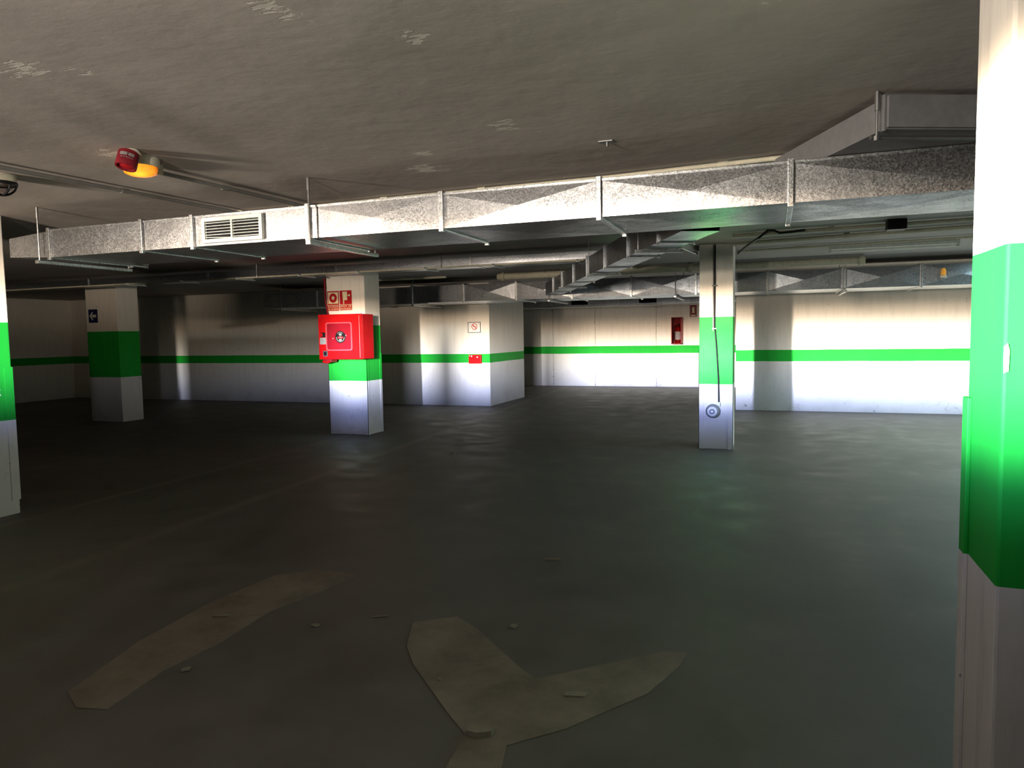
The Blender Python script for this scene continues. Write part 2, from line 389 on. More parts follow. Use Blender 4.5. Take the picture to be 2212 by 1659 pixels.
MB().box(-6.010, -6.002, 4.085, 4.157, 0.12, 1.245, 0.002).box(-6.066, -6.003, 4.150, 4.157, 0.12, 1.245, 0.002).build('corner_guard', M_PILLAR, P4)
MB().prism([(-.03,-.01),(-.012,-.03),(.004,-.012),(.03,-.02),(.02,.008),(.028,.035),(.002,.016),(-.016,.03)], 0, 0.002, Matrix.Translation((-6.0095, 4.02, 1.03)) @ Matrix(((0,0,1,0),(1,0,0,0),(0,1,0,0),(0,0,0,1)))).build('paint_chip', M_CHIP, P4)
P5 = pillar('large nearest pillar cut by the right edge of the photo', 0.53, 1.05, 2.05, 2.37, M_NEAR)
MB().box(0.518, 0.53, 2.32, 2.376, 0, 1.25, 0.003).build('corner_guard', M_NEAR, P5)
MB().prism([(-.004,-.035),(.006,-.03),(.007,.02),(.003,.038),(-.005,.03)], 0, 0.003, face_front(0.536, 2.05, 1.37)).build('plaster_chip', M_CHIP, P5)

# ------------------------------------------------------------------ ducts
def panel(mb, a, b, c, d, lift):
    """a cross-broken duct panel: four corners and a raised middle"""
    V = [mb.bm.verts.new(p) for p in (a, b, c, d)]
    ctr = (Vector(a) + Vector(b) + Vector(c) + Vector(d)) / 4
    nrm = (Vector(b) - Vector(a)).cross(Vector(d) - Vector(a)).normalized()
    m = mb.bm.verts.new(ctr + nrm * lift)
    for i in range(4): mb.bm.faces.new((V[i], V[(i+1) % 4], m))
def duct_sec(x0, x1, y0, y1, z0, z1, lift, fm=None, tf=0.0, cut=None):
    mb = MB()
    P = lambda x, y, z: (x, y, z)
    panel(mb, P(x0,y0,z0), P(x1,y0,z0), P(x1,y0,z1), P(x0,y0,z1), lift)
    panel(mb, P(x0,y1,z0), P(x1,y1,z0), P(x1,y0,z0), P(x0,y0,z0), lift)
    panel(mb, P(x0,y0,z1), P(x1,y0,z1), P(x1,y1,z1), P(x0,y1,z1), lift)
    panel(mb, P(x1,y1,z0), P(x0,y1,z0), P(x0,y1,z1), P(x1,y1,z1), lift)
    if fm is not None:
        for v in mb.bm.verts: v.co = fm @ v.co
    return mb
def end_cap(mb, x, y0, y1, z0, z1, M=None):
    q = [Vector(v) for v in ((x,y0,z0),(x,y1,z0),(x,y1,z1),(x,y0,z1))]
    if M is not None: q = [M @ v for v in q]
    mb.bm.faces.new([mb.bm.verts.new(v) for v in q])
def ring(x, y0, y1, z0, z1, wd=0.03, out=0.022, M=None):
    b = MB()
    b.box(x-wd/2, x+wd/2, y0-out, y0, z0-out, z1+out, 0.003, M); b.box(x-wd/2, x+wd/2, y1, y1+out, z0-out, z1+out, 0.003, M)
    b.box(x-wd/2, x+wd/2, y0, y1, z0-out*0.5, z0, 0.003, M); b.box(x-wd/2, x+wd/2, y0, y1, z1, z1+out, 0.003, M)
    return b
Y0, Y1, Z0, Z1 = 4.05, 4.78, 2.113, 2.318
D1 = thing('ventilation_duct', 'large shiny galvanised duct crossing the ceiling nearest the camera, with a white grille', 'duct', (-1.5, 4.4, Z0))
xs = [-5.33, -4.38, -3.90, -2.92, -1.935, -0.94, 0.08, 1.10, 2.12, 3.14]
GX0, GX1, GZ0, GZ1 = -3.80, -3.28, 2.128, 2.303
for i in range(len(xs) - 1):
    lift = 0.0015 if i < 3 else 0.013 if i > 3 else 0.006
    mb = duct_sec(xs[i], xs[i+1], Y0, Y1, Z0, Z1, lift)
    if i == len(xs) - 2: end_cap(mb, xs[-1], Y0, Y1, Z0, Z1)
    mb.build('duct_section', M_GALV, D1)
    MB().box(xs[i], xs[i+1], Y0-0.006, Y0+0.012, Z1-0.003, Z1+0.012, 0.002).build('seam', M_GALVF, D1)
# tapering end section on the left
mb = MB(); A = [(-5.33,Y0,Z0),(-5.33,Y1,Z0),(-5.33,Y1,Z1),(-5.33,Y0,Z1)]; B = [(-5.82,Y0+.02,Z0+.025),(-5.82,Y1-.1,Z0+.025),(-5.82,Y1-.1,Z1-.03),(-5.82,Y0+.02,Z1-.03)]
va = [mb.bm.verts.new(v) for v in A]; vb = [mb.bm.verts.new(v) for v in B]
for i in range(4): mb.bm.faces.new((va[i], vb[i], vb[(i+1) % 4], va[(i+1) % 4]))
mb.bm.faces.new(vb); bmesh.ops.recalc_face_normals(mb.bm, faces=mb.bm.faces)
mb.build('reducer', M_GALV, D1)
for x in xs[:-1]: ring(x, Y0, Y1, Z0, Z1).build('flange', M_GALVF, D1)
def rod(x, y, z0, parent, r=0.006, tip=True):
    b = MB().tube([(x, y, z0), (x, y, CEIL)], r, 8)
    if tip: b.tube([(x, y, CEIL-0.085), (x, y, CEIL-0.004)], r*1.7, 8)
    b.tube([(x, y, z0), (x, y, z0+0.02)], r*2.0, 6)
    return b.build('hanger_rod', M_ROD, parent, True)
for x in (-5.40, -2.88): rod(x, Y0-0.045, Z0-0.045, D1); rod(x, Y1+0.045, Z0-0.045, D1)
for x in (-5.40, -2.88): MB().box(x-0.018, x+0.018, Y0-0.07, Y1+0.07, Z0-0.05, Z0-0.024, 0.003).build('trapeze_bar', M_GALVF, D1)
# white grille
g = MB(); yf = Y0-0.028; fw = 0.026
g.box(GX0, GX1, yf, Y0-0.002, GZ0, GZ0+fw, 0.003); g.box(GX0, GX1, yf, Y0-0.002, GZ1-fw, GZ1, 0.003)
g.box(GX0, GX0+fw, yf+0.001, Y0-0.002, GZ0+fw-0.004, GZ1-fw+0.004); g.box(GX1-fw, GX1, yf+0.001, Y0-0.002, GZ0+fw-0.004, GZ1-fw+0.004)
gr = g.build('grille_frame', M_BATTEN, D1)
gr['label'] = 'white grille frame'
MB().box(GX0+fw, GX1-fw, Y0-0.006, Y0-0.003, GZ0+fw, GZ1-fw).build('grille_dark_panel', M_DARK, gr)  # flat near-black panel; its colour stands in for the shaded duct interior
gm = (GX0+GX1)/2
MB().box(gm-0.008, gm+0.008, yf+0.002, Y0-0.003, GZ0+fw, GZ1-fw, 0.002).build('mullion', M_BATTEN, gr)
nsl = 6
for k in range(nsl):
    for sx in (0, 1):
        xa, xb = ((GX0+fw, gm-0.008), (gm+0.008, GX1-fw))[sx]
        zc = GZ0 + fw + (k + 0.5) * (GZ1-GZ0-2*fw)/nsl
        tl = 0.10 if (k == 0 and sx == 0) else 0.0
        Mx = Matrix.Translation(((xa+xb)/2, Y0-0.014, zc)) @ Matrix.Rotation(tl*0.5, 4, 'Y') @ Matrix.Rotation(math.radians(16), 4, 'X')
        h = (xb-xa)/2 - 0.002
        MB().box(-h, h, -0.008, 0.008, -0.0022, 0.0022, 0, Mx).build('slat', M_BATTEN, gr)

# diagonal branch between the near duct and the far duct
d2 = Vector((-0.411, 0.912, 0)).normalized(); n2v = Vector((0.912, 0.411, 0))
def along(o, dirv):
    nrm = Vector((-dirv.y, dirv.x, 0))
    return Matrix(((dirv.x, nrm.x, 0, o[0]), (dirv.y, nrm.y, 0, o[1]), (0, 0, 1, o[2]), (0, 0, 0, 1)))
D2 = thing('branch_duct', 'narrow diagonal duct running from the near duct to the far duct', 'duct', (-1.5, 7.4, 2.11))
O2 = (-0.575, 4.86, 2.113); MM = along(O2, d2)         # local x along, local -y to the right side
seg = [0.0, 0.55, 1.5, 2.5, 3.5, 4.5, 5.5, 6.5, 7.55]
for i in range(len(seg)-1):
    mb = duct_sec(seg[i], seg[i+1], -0.26, 0, 0, 0.205, 0.004, MM); mb.build('duct_section', M_GALVD, D2)
for x in seg[1:-1]: ring(x, -0.26, 0, 0, 0.205, 0.03, 0.02, MM).build('flange', M_GALVF, D2)
for x in (1.0, 3.2, 5.4):
    for yy in (-0.30, 0.04):
        q = MM @ Vector((x, yy, 0)); rod(q.x, q.y, 2.085, D2, 0.005, False)
    MB().box(x-0.015, x+0.015, -0.33, 0.07, -0.028, -0.004, 0.002, MM).build('trapeze_bar', M_GALVF, D2)

# duct stub close to the ceiling above the near duct, at the right
D3 = thing('duct_stub', 'short flat duct stub hung from a rod at the ceiling, upper right', 'duct', (0.5, 4.1, 2.35))
O3 = (0.47, 3.58, 2.335); M3 = along(O3, d2)
mb = duct_sec(0, 1.35, -0.9, 0, 0, 0.135, 0.003, M3); end_cap(mb, 0, -0.9, 0, 0, 0.135, M3); end_cap(mb, 1.35, -0.9, 0, 0, 0.135, M3)
mb.build('duct_section', M_DUCTP, D3)
ring(0.03, -0.9, 0, 0, 0.135, 0.03, 0.012, M3).build('flange', M_DUCTP, D3)
MB().tube([M3 @ Vector((0.12, -0.30, 0.155)), M3 @ Vector((1.3, -0.30, 0.155))], 0.008, 8).build('cable_run', M_CONDUIT, D3, True)
MB().tube([M3 @ Vector((0.12, -0.36, 0.155)), M3 @ Vector((1.3, -0.36, 0.155))], 0.008, 8).build('cable_run', M_CONDUIT, D3, True)
rod(0.425, 3.60, 2.285, D3)
MB().tube([(0.40, 3.60, 2.30), (1.25, 3.98, 2.30)], 0.010, 8).build('support_bar', M_ROD, D3, True)

# flat duct in front of the pillar row
D4 = thing('flat_duct', 'long flat dark duct just in front of the pillar tops, with small brackets below', 'duct', (-6, 8.55, 2.33))
seg = [-15.0, -12.6, -10.2, -7.8, -5.6, -3.6, -1.74]
for i in range(len(seg)-1):
    mb = duct_sec(seg[i], seg[i+1], 8.34, 8.80, 2.335, 2.425, 0.002)
    if i == len(seg)-2: end_cap(mb, seg[-1], 8.34, 8.80, 2.335, 2.425)
    mb.build('duct_section', M_GALVD, D4)
for x in seg[1:-1]: ring(x, 8.34, 8.80, 2.335, 2.425, 0.03, 0.012).build('flange', M_GALVF, D4)
MB().tube([(-14.8, 8.33, 2.322), (-1.78, 8.33, 2.322)], 0.012, 8).build('edge_conduit', M_CREAM, D4, True)
for x in (-2.18, -3.26, -4.20, -5.20, -6.14, -7.2, -8.24, -9.3):
    MB().box(x-0.02, x+0.02, 8.25, 8.62, 2.296, 2.309, 0.002).box(x-0.02, x-0.012, 8.25, 8.62, 2.309, 2.33).build('bracket', M_BATTEN, D4)
for x in (-1.80, -4.0, -6.9): rod(x, 8.315, 2.32, D4, 0.005, False)

# far duct in front of the end walls
D5 = thing('ventilation_duct', 'far faceted galvanised duct hung in front of the end walls', 'duct', (-3, 12.4, 2.06))
y0, y1, z0, z1 = 11.9, 12.95, 2.06, 2.365
seg = [-9.74, -8.45, -7.40, -6.34, -5.29, -4.27, -3.25, -2.23, -1.18, -0.09, 0.98, 2.03, 3.08, 4.13, 5.18]
for i in range(len(seg)-1):
    mb = duct_sec(seg[i], seg[i+1], y0, y1, z0, z1, 0.026 if i > 3 else 0.002)
    if i == 0: end_cap(mb, seg[0], y0, y1, z0, z1)
    mb.build('duct_section', M_GALVD, D5)
for x in seg[1:-1]: ring(x, y0, y1, z0, z1, 0.035, 0.022).build('flange', M_GALVF, D5)
for x in (-9.26, -6.29, -3.65, -1.50, 1.02, 3.4):
    rod(x, y0-0.05, z0-0.05, D5, 0.006, False); rod(x, y1+0.05, z0-0.05, D5, 0.006, False)
    MB().box(x-0.02, x+0.02, y0-0.08, y1+0.08, z0-0.055, z0-0.025, 0.003).build('trapeze_bar', M_GALVF, D5)
MB().box(-9.74, -6.0, y0-0.012, y0+0.02, z0-0.012, z0+0.01, 0.002).build('lower_edge_angle', M_GALVF, D5)

# small duct on the back wall
D6 = thing('wall_duct', 'small dark duct along the top of the back wall', 'duct', (-4.2, 18.7, 2.14))
for a, b_ in ((-7.4, -5.6), (-5.6, -3.8), (-3.8, -2.0), (-2.0, -0.7)):
    duct_sec(a, b_, 18.4, 18.95, 2.16, 2.38, 0.004).build('duct_section', M_GALVD, D6)
    MB().box(a + 0.55, a + 1.0, 18.39, 18.402, 2.20, 2.34).build('grille', M_DARK, D6)
MB().box(-7.4, -0.7, 18.39, 18.95, 2.14, 2.16).build('lower_edge_angle', M_BATTEN, D6)
for x in (-5.6, -3.8, -2.0): ring(x, 18.4, 18.95, 2.16, 2.38, 0.03, 0.015).build('flange', M_GALVF, D6)

# ------------------------------------------------------------------ pipes and conduits
def pipe(name, label, pts, r, mat, cat, joints=(), hang=(), group=None):
    ctr = pts[len(pts)//2]
    t = thing(name, label, cat, pts[0], group)
    MB().tube(pts, r, 12).build('pipe_run', mat, t, True)
    for q, d in joints:
        q = Vector(q); d = Vector(d).normalized() * 0.03
        MB().tube([q-d, q+d], r*1.35, 12).build('coupling', mat, t, True)
    for q in hang:
        MB().tube([(q[0], q[1], q[2]), (q[0], q[1], CEIL)], 0.005, 6).build('hanger', M_ROD, t, True)
    return t
zc = CEIL - 0.024
pipe('conduit', 'grey ceiling conduit at far left running from the photo edge to the near duct', [(-4.33, 2.2, zc), (-4.10, 4.765, zc)], 0.013, M_CONDUIT, 'pipe', [((-4.19, 3.75, zc), (0.09, 1, 0))])
pipe('conduit', 'grey ceiling conduit leading from the amber lamp to the near duct', [(-3.545, 3.375, zc), (-3.45, 4.745, zc)], 0.013, M_CONDUIT, 'pipe', [((-3.51, 3.95, zc), (0.07, 1, 0))])
pipe('conduit', 'pale ceiling conduit running along the top of the near duct', [(-4.07, 4.80, zc), (-1.09, 4.725, zc), (0.16, 4.61, zc)], 0.015, M_CREAM, 'pipe',
     [((-2.75, 4.765, zc), (1, 0, 0)), ((-1.95, 4.745, zc), (1, 0, 0)), ((-0.30, 4.66, zc), (1, -.08, 0)), ((-3.6, 4.785, zc), (1, 0, 0))])
tag(MB().box(-4.20, -4.08, 4.77, 4.87, CEIL-0.055, CEIL, 0.008).build('junction_box', M_IVORY), 'small pale junction box on the ceiling above the grille', 'box')
pipe('drain_pipe', 'thick cream pipe under the ceiling above the far duct', [(-4.4, 11.35, 2.43), (1.22, 11.3, 2.42)], 0.055, M_CREAM, 'pipe',
     [((-4.3, 11.35, 2.43), (1, 0, 0)), ((-1.2, 11.32, 2.425), (1, 0, 0)), ((1.17, 11.3, 2.42), (1, 0, 0))],
     [(x, 11.3, 2.45) for x in (-4.0, -3.55, -0.45, -0.35, 0.75, 0.85)])
pipe('conduit', 'upper pale ceiling conduit right of the slim pillar', [(-0.42, 8.1, 2.47), (3.2, 7.85, 2.47)], 0.020, M_CREAM, 'pipe', [((0.55, 8.03, 2.47), (1, -.07, 0))])
pipe('conduit', 'lower pale ceiling conduit right of the slim pillar', [(-0.45, 8.85, 2.47), (3.4, 8.30, 2.47)], 0.022, M_CREAM, 'pipe', [((0.75, 8.68, 2.47), (1, -.14, 0))])
pipe('conduit', 'thin ceiling conduit ending above the long tube lamp on the right', [(-0.46, 9.75, 2.475), (3.4, 9.45, 2.475)], 0.014, M_CREAM, 'pipe', [((0.3, 9.69, 2.475), (1, -.08, 0))])
pipe('conduit', 'thin pipe along the top of the left end wall beside the hose cabinet pillar', [(-8.6, 13.28, 2.09), (-5.5, 13.28, 2.085)], 0.022, M_CREAM, 'pipe', [((-7.0, 13.28, 2.09), (1, 0, 0))])
pipe('conduit', 'short pale ceiling pipe between the hose cabinet pillar and the end wall', [(-7.5, 11.2, 2.455), (-5.3, 11.2, 2.455)], 0.02, M_CREAM, 'pipe')
tag(MB().box(1.03, 1.2, 7.78, 7.94, 2.40, 2.498, 0.01).build('junction_box', M_BLKP), 'dark junction box on the ceiling conduits at right', 'box')

def batten(label, a, b_, z=CEIL, grp=None):
    a, b_ = Vector((a[0], a[1], 0)), Vector((b_[0], b_[1], 0)); L_ = (b_-a).length; d = (b_-a).normalized()
    t = thing('tube_lamp', label, 'lamp', ((a.x+b_.x)/2, (a.y+b_.y)/2, z-0.1))
    Mx = along((a.x, a.y, z), d)
    MB().box(0, L_, -0.035, 0.035, -0.045, 0.0, 0.005, Mx).build('lamp_body', M_BATTEN, t)
    MB().tube([Mx @ Vector((0.03, 0, -0.066)), Mx @ Vector((L_-0.03, 0, -0.066))], 0.014, 10).build('tube', M_TUBE, t, True)
    for x in (0.015, L_-0.015): MB().box(x-0.014, x+0.014, -0.02, 0.02, -0.083, -0.045, 0.003, Mx).build('lamp_holder', M_BATTEN, t)
    return t
batten('unlit long tube lamp on the ceiling at right, above the far duct', (0.66, 9.98), (2.10, 9.98))
batten('unlit short tube lamp on the ceiling just left of the slim pillar', (-1.02, 8.55), (-0.92, 9.35))
batten('unlit tube lamp on the ceiling behind the diagonal duct', (-2.17, 10.2), (-2.12, 10.95))
batten('unlit tube lamp on the dark ceiling below the left end of the near duct', (-7.72, 5.95), (-7.95, 7.40))

# cables
tag(MB().tube([(-0.40, 8.9, 2.36), (-0.30, 8.4, 2.375), (-0.15, 8.0, 2.42), (-0.06, 7.98, 2.49), (0.0, 7.98, 2.485), (0.06, 7.98, 2.455), (0.16, 7.98, 2.46), (0.30, 7.98, 2.47)], 0.012, 8).build('hanging_cable', M_BLACK, None, True),
    'black cable swagging from the slim pillar to the ceiling conduit', 'cable')
CB = thing('power_cable', 'thin black cable running down the face of the slim pillar', 'cable', (-0.66, 8.99, 0.55))
MB().tube([(-0.665, 8.982, 2.49), (-0.667, 8.984, 1.9), (-0.668, 8.986, 1.52), (-0.648, 8.98, 1.3), (-0.632, 8.98, 1.05), (-0.62, 8.98, 0.85), (-0.615, 8.98, 0.56)], 0.009, 8).build('cable_run', M_BLACK, CB, True)
MB().tube([(-0.684, 8.985, 2.49), (-0.684, 8.987, 1.45)], 0.007, 8).build('thin_wire', M_CONDUIT, CB, True)
for z in (1.48, 2.0): MB().box(-0.70, -0.64, 8.974, 9.0, z-0.008, z+0.008, 0.002).build('cable_clip', M_GREYM, CB)

# round gas detector on the slim pillar
GD = thing('gas_detector', 'round white fitting on a scalloped back plate low on the slim pillar', 'detector', (-0.682, 8.99, 0.474))
poly = []
for k in range(48):
    a = 2*PI*k/48; r = 0.092 + 0.012 * max(0, math.cos(4*a + 0.6))**3
    poly.append((r*math.cos(a), r*math.sin(a)))
MB().prism(poly, 0, 0.014, face_front(-0.676, 9.0, 0.474)).build('back_plate', M_WHT, GD)
MB().lathe([(0.085, 0.0), (0.085, 0.05), (0.070, 0.075), (0.060, 0.078)], face_front(-0.684, 8.986, 0.474)).build('housing', M_GREYP, GD, True)
MB().lathe([(0.058, 0.0), (0.058, 0.012), (0.052, 0.016)], face_front(-0.686, 8.910, 0.474)).build('cap', M_WHT, GD, True)
MB().lathe([(0.032, 0.0), (0.032, 0.006)], face_front(-0.688, 8.896, 0.474)).build('sensor_ring', M_GREYM, GD, True)
MB().lathe([(0.018, 0.0), (0.018, 0.006)], face_front(-0.688, 8.891, 0.474)).build('sensor', M_WHT, GD, True)
MB().tube([(-0.613, 8.98, 0.58), (-0.613, 8.97, 0.535)], 0.016, 10).build('cable_gland', M_WHT, GD, True)

# ------------------------------------------------------------------ fire hose cabinet
FX0, FX1, FY, FZ0, FZ1 = -6.19, -5.465, 8.75, 1.135, 1.775
FC = thing('fire_hose_cabinet', 'red fire hose cabinet with a round black badge on its door', 'cabinet', ((FX0+FX1)/2, 9.0, FZ0))
MB().box(FX0, FX1, FY+0.012, 9.045, FZ0, FZ1, 0.006).build('cabinet_body', M_RED, FC)
dr = MB().box(FX0-0.004, FX1-0.006, FY-0.014, FY+0.012, FZ0-0.004, FZ1+0.004, 0.006).build('door', M_RED, FC)
def rrect(w_, h_, r, n=6):
    pts = []
    for cx, cy, a0 in ((w_/2-r, h_/2-r, 0), (-w_/2+r, h_/2-r, PI/2), (-w_/2+r, -h_/2+r, PI), (w_/2-r, -h_/2+r, 1.5*PI)):
        for k in range(n+1): a = a0 + PI/2*k/n; pts.append((cx+r*math.cos(a), cy+r*math.sin(a)))
    return pts
def ringpoly(mb, outer, inner, d0, d1, M):
    t = bmesh.new(); n = len(outer)
    A = [[t.verts.new((x, y, d)) for x, y in pl] for pl in (outer, inner) for d in (d0, d1)]
    o0, o1, i0, i1 = A
    for k in range(n):
        j = (k+1) % n
        t.faces.new((o0[k], o0[j], o1[j], o1[k])); t.faces.new((i0[j], i0[k], i1[k], i1[j]))
        t.faces.new((o1[k], o1[j], i1[j], i1[k])); t.faces.new((o0[j], o0[k], i0[k], i0[j]))
    bmesh.ops.recalc_face_normals(t, faces=t.faces); bmesh.ops.transform(t, matrix=M, verts=t.verts); mb.merge(t); return mb
pcx, pcz = -5.845, 1.46
mp = MB(); ringpoly(mp, rrect(0.435, 0.405, 0.03), rrect(0.405, 0.375, 0.03), 0, 0.012, face_front(pcx, FY-0.014, pcz))
mp.build('panel_rim', M_RIM, dr)
MB().prism(rrect(0.40, 0.37, 0.028), 0, 0.003, face_front(pcx, FY-0.014, pcz)).build('breakable_panel', M_RED2, dr)
# round badge
bx, bz, by = -5.822, 1.452, FY-0.0175
bd = MB().lathe([(0.086, 0), (0.086, 0.002)], face_front(bx, by, bz), 40).build('round_badge', M_BLKP, dr)
def arc(mb, r0, r1, a0, a1, M, d1=0.0012, n=24):
    pts = [(r1*math.cos(a0+(a1-a0)*k/n), r1*math.sin(a0+(a1-a0)*k/n)) for k in range(n+1)] + [(r0*math.cos(a1-(a1-a0)*k/n), r0*math.sin(a1-(a1-a0)*k/n)) for k in range(n+1)]
    return mb.prism(pts, 0, d1, M)
FM = face_front(bx, by-0.002, bz)
mb = MB(); arc(mb, 0.062, 0.070, PI*1.0, PI*2.0, FM)
for k in range(9): a = math.radians(52 + k*9.5); arc(mb, 0.060, 0.072, a, a+math.radians(6.0 if k % 3 else 3.5), FM, n=3)
mb.prism([(0.026*math.cos(PI*k/14), 0.026*math.sin(PI*k/14)+0.026) for k in range(15)], 0, 0.0012, FM)
mb.prism([(-0.018, 0.020), (0.018, 0.020), (0.012, 0.010), (-0.012, 0.010)], 0, 0.0012, FM)
mb.prism(rrect(0.046, 0.024, 0.006), 0, 0.0012, FM @ Matrix.Translation((0, -0.042, 0)))
mb.build('badge_print', M_PRINT, dr)
MB().prism(rrect(0.095, 0.026, 0.004), 0, 0.0010, FM @ Matrix.Translation((0, -0.008, 0))).build('badge_band', M_SIGNR, dr)
mb = MB()
for k in range(6): mb.prism(rrect(0.007, 0.008, 0.001, 2), 0, 0.0016, FM @ Matrix.Translation((-0.026 + 0.0105*k, -0.008, 0)))
mb.build('band_marks', M_PRINT, dr)
for sx in (-0.125, 0.095): MB().lathe([(0.009, 0), (0.009, 0.003), (0.004, 0.005)], face_front(bx+sx, FY-0.017, bz + (0.02 if sx > 0 else -0.02)), 12).build('rivet', M_PRINT, dr, True)
MB().prism(rrect(0.075, 0.07, 0.006), 0, 0.004, face_front(-6.117, FY-0.014, 1.487)).build('call_plate', M_BLKP, dr)
MB().prism(rrect(0.026, 0.044, 0.003), 0, 0.0045, face_front(-6.138, FY-0.0145, 1.487)).prism(rrect(0.012, 0.026, 0.002), 0, 0.006, face_front(-6.138, FY-0.0145, 1.487)).build('call_mark', M_RED, dr)
MB().prism(rrect(0.11, 0.095, 0.002), 0, 0.002, face_front(-6.117, FY-0.014, 1.397)).build('white_sticker', M_PRINT, dr)
mb = MB(); mb.prism(rrect(0.072, 0.082, 0.014), 0, 0.010, face_front(-6.083, FY-0.014, 1.215)); lk = mb.build('lock', M_GREYM, dr)
MB().prism(rrect(0.048, 0.058, 0.008), 0.010, 0.012, face_front(-6.083, FY-0.014, 1.215)).build('lock_face', M_BLKP, dr)
MB().box(FX1-0.043, FX1-0.038, FY-0.017, FY-0.012, FZ0+0.02, FZ1-0.02).build('hinge', M_PRINT, dr)
for z in (1.30, 1.62): MB().tube([(FX1-0.012, FY-0.008, z-0.05), (FX1-0.012, FY-0.008, z+0.05)], 0.008, 8).build('hinge', M_RED, dr, True)
hb = MB().box(-6.17, -6.03, 8.79, 8.95, 1.085, 1.135, 0.015).build('siren_base', M_REDD, FC)
MB().tube([(-6.16, 8.78, 1.10), (-6.10, 8.765, 1.088), (-6.04, 8.78, 1.098)], 0.017, 10).build('lower_handle', M_RED, FC, True)
tag(MB().tube([(-6.215, 9.03, 1.775), (-6.235, 9.03, 1.85), (-6.262, 9.03, 2.0), (-6.262, 9.03, 2.33)], 0.013, 10).build('red_pipe', M_RED2, None, True), 'thin red pipe rising from the hose cabinet along the pillar edge', 'pipe')

# signs
def sign_alarm(x0, x1, z0, z1, y):
    t = thing('fire_sign', 'cream sign with a red ring, left one above the hose cabinet', 'sign', ((x0+x1)/2, y, z0))
    w_, h_ = x1-x0, z1-z0; zc = z0 + h_*0.65; cx = (x0+x1)/2
    MB().box(x0, x1, y-0.003, y, z0, z1).build('sign_plate', M_SIGNR, t)
    MB().prism(rrect(w_*0.86, h_*0.58, 0.002), 0, 0.0012, face_front(cx, y-0.003, zc)).build('cream_field', M_SIGNC, t)
    mb = MB(); n = 32
    ringpoly(mb, [(0.066*math.cos(2*PI*k/n), 0.070*math.sin(2*PI*k/n)) for k in range(n)], [(0.026*math.cos(2*PI*k/n), 0.028*math.sin(2*PI*k/n)) for k in range(n)], 0, 0.001, face_front(cx, y-0.0042, zc))
    mb.build('ring_symbol', M_SIGNR, t)
    MB().box(x0, x1, y-0.0042, y-0.003, z0+h_*0.275, z0+h_*0.295).build('divider', M_SIGNC, t)
    text('lettering', 'PULSADOR\nDE ALARMA', 0.036, face_front(cx, y-0.0036, z0+h_*0.135), M_SIGNC, t)
def sign_hose(x0, x1, z0, z1, y):
    t = thing('fire_sign', 'red sign with a cream hose symbol, right one above the hose cabinet', 'sign', ((x0+x1)/2, y, z0))
    w_, h_ = x1-x0, z1-z0; cx = (x0+x1)/2; zc = z0 + h_*0.65
    MB().box(x0, x1, y-0.003, y, z0, z1).build('sign_plate', M_SIGNR, t)
    FM = face_front(cx, y-0.003, zc)
    mb = MB().prism([(-0.055, 0.085), (0.025, 0.085), (0.025, -0.04), (-0.028, -0.04), (-0.030, -0.095), (-0.043, -0.095)], 0, 0.0012, FM)
    mb.prism([(0.030, 0.030), (0.055, 0.040), (0.055, 0.020), (0.030, 0.022)], 0, 0.0012, FM)
    mb.prism([(0.060+0.013*math.cos(2*PI*k/16), 0.03+0.017*math.sin(2*PI*k/16)) for k in range(16)], 0, 0.0012, FM)
    mb.build('hose_symbol', M_SIGNC, t)
    MB().box(x0, x1, y-0.0042, y-0.003, z0+h_*0.275, z0+h_*0.295).build('divider', M_SIGNC, t)
    text('lettering', 'BOCA  DE\nINCENDIO', 0.040, face_front(cx, y-0.0036, z0+h_*0.135), M_SIGNC, t)
sign_alarm(-6.235, -6.035, 1.842, 2.132, 9.048)
sign_hose(-6.02, -5.815, 1.845, 2.135, 9.048)

AS = thing('direction_sign', 'dark blue sign with a grey arrow pointing left on the dim pillar', 'sign', (-11.475, 9.45, 1.78))
MB().box(-11.58, -11.37, 9.440, 9.45, 1.78, 2.02).build('sign_plate', M_SIGNB, AS)
FM = face_front(-11.475, 9.439, 1.90)
MB().prism([(-0.085, 0), (-0.015, 0.075), (0.012, 0.062), (-0.028, 0.026), (0.08, 0.026), (0.08, -0.026), (-0.028, -0.026), (0.012, -0.062), (-0.015, -0.075)], 0, 0.002, FM).build('arrow', M_SIGNG, AS)

NS = thing('prohibition_sign', 'white framed no smoking sign at the right end of the left wall', 'sign', (-5.70, 13.34, 1.49))
sx0, sx1, sz0, sz1 = -5.845, -5.565, 1.495, 1.712
MB().box(sx0, sx1, 13.338, 13.35, sz0, sz1).build('sign_plate', M_SIGNW, NS)
mb = MB(); f_ = 0.011
for a in ((sx0, sx1, sz0, sz0+f_), (sx0, sx1, sz1-f_, sz1), (sx0, sx0+f_, sz0, sz1), (sx1-f_, sx1, sz0, sz1)): mb.box(a[0], a[1], 13.333, 13.339, a[2], a[3])
mb.build('frame', M_SIGNK, NS)
FM = face_front(-5.70, 13.3375, 1.62); n = 36
mb = ringpoly(MB(), [(0.062*math.cos(2*PI*k/n), 0.066*math.sin(2*PI*k/n)) for k in range(n)], [(0.049*math.cos(2*PI*k/n), 0.053*math.sin(2*PI*k/n)) for k in range(n)], 0, 0.002, FM)
mb.prism([(-0.043, 0.033), (-0.033, 0.043), (0.043, -0.033), (0.033, -0.043)], 0, 0.002, FM); mb.build('prohibition_ring', M_PROHIB, NS)
MB().prism(rrect(0.055, 0.012, 0.001), 0, 0.001, FM).prism(rrect(0.008, 0.03, 0.003), 0, 0.001, FM @ Matrix.Translation((-0.022, 0.016, 0))).build('cigarette_symbol', M_SIGNK, NS)
MB().prism(rrect(0.11, 0.006, 0.001), 0, 0.001, FM @ Matrix.Translation((0, -0.082, 0))).build('caption_line', M_SIGNG, NS)

